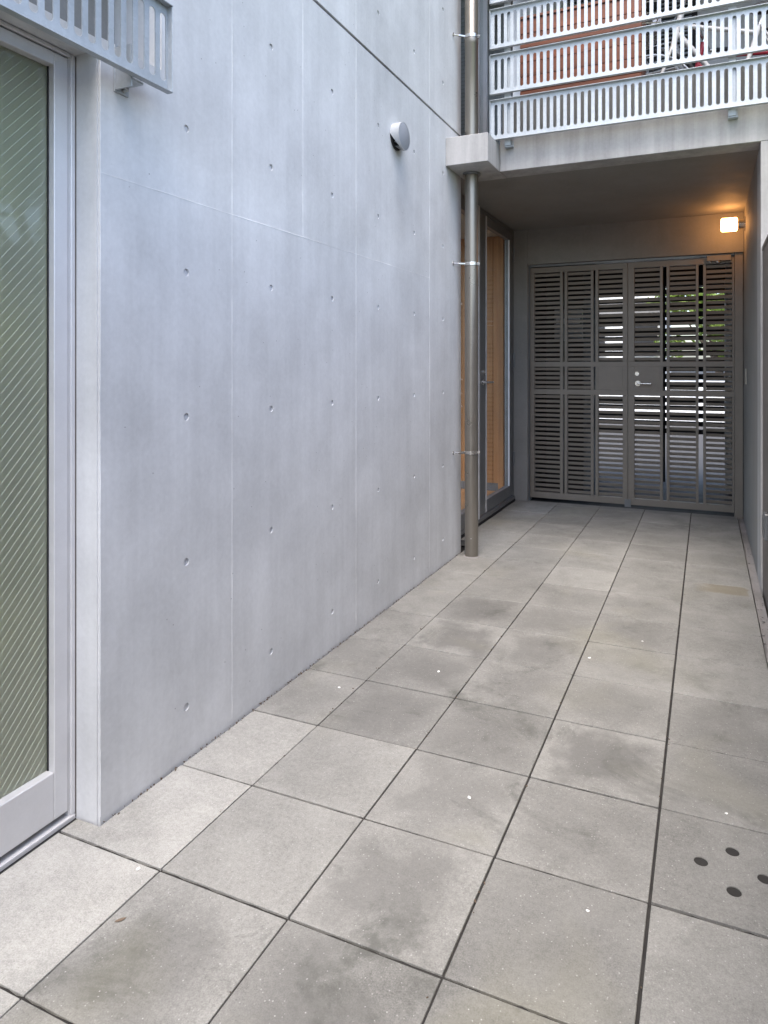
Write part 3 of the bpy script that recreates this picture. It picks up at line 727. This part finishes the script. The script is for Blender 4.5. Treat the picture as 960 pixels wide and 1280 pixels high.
def tree(label, name, x, y, trunk_h, cz, rx, ry, rz, n, size, m, group=None):
    t = thing(name, label, 'tree', (x, y, -.05), group)
    bm = bmesh.new(); tube(bm, (x, y, -.06), (x+.05, y, trunk_h), .09*rx/.9, 10, .05*rx/.9)
    for k in range(6):
        a = k*1.05; tube(bm, (x+.04, y, trunk_h*.85), (x+math.cos(a)*rx*.6, y+math.sin(a)*ry*.6, cz+rt_.uniform(-.2, .5)*rz), .035*rx/.9, 6, .008)
    put(build('trunk', bm, MAT['bark'], t, 50)); foliage('crown', t, m, rt_, x, y, cz, rx, ry, rz, n, size, 26)
    return t
tree('leafy yellow green tree across the street behind the gate', 'street_tree', 1.6, 18.6, 1.6, 2.6, 1.5, 1.1, 1.35, 5000, .10, MAT['leaf2'])
tree('darker green tree beside the white street house', 'street_tree', 4.4, 19.2, 1.8, 3.0, 1.8, 1.2, 1.6, 4000, .12, MAT['leaf'])
tree('leafy garden tree behind the brown boundary wall, mirrored in the window', 'garden_tree', 3.4, 3.0, 2.4, 3.4, 1.25, 1.5, 1.25, 9000, .085, MAT['leaf'])

for k, (x, y, rx, rz_) in enumerate(((4.6, 1.2, 1.0, .9), (5.0, 3.0, .9, 1.1), (4.9, 5.0, 1.0, .8))):
    t = thing('shrub', ('low rounded shrub on the lawn past the low wall', 'tall bushy shrub on the lawn behind the brown wall', 'wide shrub growing beside the portal wall garden')[k], 'shrub', (x, y, -.05), 'shrubs on the side lawn')
    bm = bmesh.new()
    for q in range(7): tube(bm, (x, y, -.05), (x+math.cos(q*.9)*rx*.5, y+math.sin(q*.9)*rx*.5, rz_*1.2), .02, 6, .006)
    put(build('stems', bm, MAT['bark'], t)); foliage('foliage', t, MAT['leaf2' if k != 1 else 'leaf'], rt_, x, y, rz_, rx, rx, rz_*.9, 2600, .08, 22)

# ------------------------------------------------------------------ upper gallery contents
uw = thing('gallery_window', 'dark framed tall window beside the upper downpipe', 'window', (DX, 4.3, 2.95))
for y in (3.275, 4.13, 4.36, 5.2): wbox('stile', MAT['alu'] if 4 < y < 5 else MAT['alu_dark'], uw, DX-.06, DX+.004, y, y+.045, 3.06, 5.2, bev=.0015)
wbox('bottom_rail', MAT['alu_dark'], uw, DX-.06, DX, 3.321, 5.199, 2.98, 3.0595)
for a, b in ((3.3205, 4.1295), (4.1755, 4.3595), (4.4055, 5.1995)): wbox('pane', MAT['glass'], uw, DX-.034, DX-.028, a, b, 3.06, 5.2, bev=0)
wbox('blind', MAT['alu_dark'], uw, DX-.12, DX-.10, 3.3, 5.4, 2.95, 5.2, bev=0)
cab = thing('timber_cabinet', 'reddish brown timber cabinet standing behind the gallery screen', 'cabinet', (.45, 3.8, 2.95))
for k in range(9):
    z = 2.96+k*.106; wbox('board', MAT['cedar'], cab, .055, .915, 3.60, 3.62, z, z+.102, bev=.002)
wbox('top', MAT['cedar'], cab, .045, .925, 3.59, 4.02, 3.916, 3.936, bev=.002)
for x in (.055, .895): wbox('side', MAT['cedar'], cab, x, x+.02, 3.6205, 4.01, 2.945, 3.9155, bev=0)
ls = thing('louvre_shutter', 'dark shutter with pale slats on the gallery back wall', 'shutter', (.6, 5.55, 2.95))
wbox('frame', MAT['black'], ls, .05, 1.25, 5.585, 5.619, 3.3, 5.2)
for k in range(34):
    z = 3.7+k*.042
    for a in (.10, .50, .90): wbox('slat', MAT['vent'], ls, a, a+.30, 5.56, 5.584, z, z+.016, bev=0)
pl = thing('white_pole', 'slim white pole leaning behind the gallery screen', 'pole', (.1, 3.75, 2.95))
bm = bmesh.new(); tube(bm, (.10, 4.10, 2.94), (.095, 4.06, 4.7), .016, 12); put(build('pole', bm, MAT['white'], pl, 40))
def bicycle(label, loc, rz, mf, mt):
    t = thing('bicycle', label, 'bicycle', (0, 0, 0), 'bicycles parked on the gallery')
    R = .33; z = R+.012; rear, front = Vector((-.50, 0, z)), Vector((.50, 0, z))
    bb, st, hd, hb = Vector((-.06, 0, .30)), Vector((-.22, 0, .80)), Vector((.33, 0, .78)), Vector((.30, 0, .95))
    for c in (rear, front):
        bm = bmesh.new(); ring(bm, c, (0, 1, 0), R-.006, .018, 36, 8); wv = build('wheel', bm, MAT['rubber'], t, 60)
        bm = bmesh.new(); ring(bm, c, (0, 1, 0), R-.032, .009, 36, 6); build('rim', bm, MAT['steel'], wv, 60)
        bm = bmesh.new()
        for k in range(20):
            a = 2*math.pi*k/20; tube(bm, c+Vector((0, .02*(-1)**k, 0)), c+Vector((math.cos(a), 0, math.sin(a)))*(R-.034), .0016, 4)
        tube(bm, c+Vector((0, -.04, 0)), c+Vector((0, .04, 0)), .02, 10); build('spokes', bm, MAT['steel'], wv)
    bm = bmesh.new()
    for a, b, r in ((bb, st, .016), (bb, hd, .019), (st*.9+bb*.1, hd+Vector((0, 0, .06)), .016), (hd-Vector((-.03, 0, .08)), hb, .02)): tube(bm, a, b, r, 10)
    for s in (-1, 1):
        o_ = Vector((0, .05*s, 0)); tube(bm, rear+o_, bb+o_*.4, .009, 8); tube(bm, rear+o_, st+o_*.3, .008, 8); tube(bm, front+o_, hd+Vector((.03, .03*s, -.06)), .011, 8)
    build('frame', bm, mf, t, 50)
    bm = bmesh.new(); tube(bm, st, st+Vector((-.035, 0, .10)), .013, 10); build('seat_post', bm, MAT['steel'], t)
    bm = bmesh.new(); bmesh.ops.create_uvsphere(bm, u_segments=16, v_segments=8, radius=1, matrix=TR(-.25, 0, .92) @ Matrix.Diagonal((.13, .075, .03, 1)))
    for v in bm.verts: v.co.y *= max(.35, min(1, (-.12-v.co.x)/.14+.35))
    build('saddle', bm, MAT['rubber'], t, 60)
    bm = bmesh.new(); tube(bm, hb+Vector((0, -.24, .03)), hb+Vector((0, .24, .03)), .012, 10); tube(bm, hb, hb+Vector((0, 0, .03)), .012, 8)
    for s in (-1, 1): tube(bm, hb+Vector((0, .24*s, .03)), hb+Vector((-.10, .28*s, .03)), .012, 10)
    h = build('handlebar', bm, MAT['steel'], t, 50)
    bm = bmesh.new()
    for s in (-1, 1): tube(bm, hb+Vector((-.04, .258*s, .03)), hb+Vector((-.13, .291*s, .03)), .017, 10)
    build('grips', bm, MAT['rubber'], h)
    bm = bmesh.new(); ring(bm, bb+Vector((0, -.05, 0)), (0, 1, 0), .09, .006, 24, 6); tube(bm, bb+Vector((0, -.06, 0)), bb+Vector((.14, -.07, -.09)), .009, 8); tube(bm, bb+Vector((0, .06, 0)), bb+Vector((-.14, .07, .09)), .009, 8); tube(bm, bb+Vector((.14, -.07, -.09)), bb+Vector((.14, -.15, -.09)), .013, 8); tube(bm, bb+Vector((0, -.06, 0)), bb+Vector((0, .06, 0)), .02, 10)
    build('crank', bm, MAT['steel'], t, 50)
    bm = bmesh.new(); x0 = .36; bxa(bm, x0+.12, x0+.40, -.15, .15, .74, .745); 
    for k in range(9):
        q = -.15+k*.0375; tube(bm, (x0+.12, q, .74), (x0+.12, q, .95), .003, 5); tube(bm, (x0+.40, q, .74), (x0+.40, q, .95), .003, 5)
    for zz_ in (.80, .87, .95):
        for a, b in (((x0+.12, -.15), (x0+.40, -.15)), ((x0+.12, .15), (x0+.40, .15)), ((x0+.12, -.15), (x0+.12, .15)), ((x0+.40, -.15), (x0+.40, .15))): tube(bm, (*a, zz_), (*b, zz_), .004, 5)
    build('basket', bm, mt, t)
    t.location = loc; t.rotation_euler = (0, 0, rz)
bicycle('white framed bicycle parked behind the gallery screen', (1.46, 3.95, 2.942), math.radians(195), MAT['white'], MAT['steel'])
bicycle('red framed bicycle parked behind the white one on the gallery', (1.60, 4.42, 2.942), math.radians(170), MAT['red'], MAT['white'])

# ------------------------------------------------------------------ litter on the paving
rl = random.Random(5)
for k, (x, y) in enumerate(((.657, .614), (1.063, .310), (1.384, .848), (.838, 1.80), (1.044, 2.098), (.254, 1.394), (-.071, 1.09), (-.054, -.023))):
    bm = bmesh.new(); nn = 7; s = rl.uniform(.004, .0085)
    vs = [bm.verts.new((math.cos(i*6.283/nn)*s*rl.uniform(.6, 1.2), math.sin(i*6.283/nn)*s*.7*rl.uniform(.6, 1.2), rl.uniform(0, .0012))) for i in range(nn)]
    f = bm.faces.new(vs); r = bmesh.ops.extrude_face_region(bm, geom=[f])
    for v in [e for e in r['geom'] if isinstance(e, bmesh.types.BMVert)]: v.co.z += .0015
    o = build('paint_flake', bm, MAT['white_flake']); o.location = (x, y, .0014); o.rotation_euler = (0, 0, rl.uniform(0, 3))
    tag(o, 'tiny white flake lying on the grey paving', 'flake', 'white flakes scattered on the paving')

rg = random.Random(31); bm = bmesh.new()
for k in range(520):
    if k < 330:
        y = rg.uniform(.08, 3.25); x = WX+.002+abs(rg.gauss(0, .006)); z = .001
    else:
        i = rg.randrange(4); x = xl[i]+rg.gauss(0, .006); y = rg.uniform(-1, 5.2); z = .0005
    q = rg.uniform(.0012, .0035)
    bmesh.ops.create_cube(bm, size=q, matrix=TR(x, y, z) @ Matrix.Rotation(rg.uniform(0, 3), 4, 'Z') @ Matrix.Rotation(rg.uniform(0, 1), 4, 'X') @ Matrix.Diagonal((1, rg.uniform(1, 2.5), .7, 1)))
o = build('grit', bm, MAT['bark']); o['kind'] = 'stuff'; tag(o, 'dark grit and dirt along wall foot and paving joints', 'grit')
# one small dry leaf on the paving near the window
bm = bmesh.new(); pts = []
for t in range(9):
    u = t/8; wdt = .0045*math.sin(math.pi*u)**.8; pts.append((bm.verts.new((u*.026-.013, -wdt, .001+.0022*abs(u-.5))), bm.verts.new((u*.026-.013, wdt, .001+.0022*abs(u-.5)))))
for a, b in zip(pts, pts[1:]): bm.faces.new((a[0], b[0], b[1], a[1]))
bmesh.ops.remove_doubles(bm, verts=bm.verts, dist=1e-6)
o = build('dry_leaf', bm, MAT['dry']); o.location = (.033, -.167, .001); o.rotation_euler = (0, 0, .9)
md = o.modifiers.new('thick', 'SOLIDIFY'); md.thickness = .0006
tag(o, 'small dry brown leaf lying on the pale paving by the window', 'leaf')
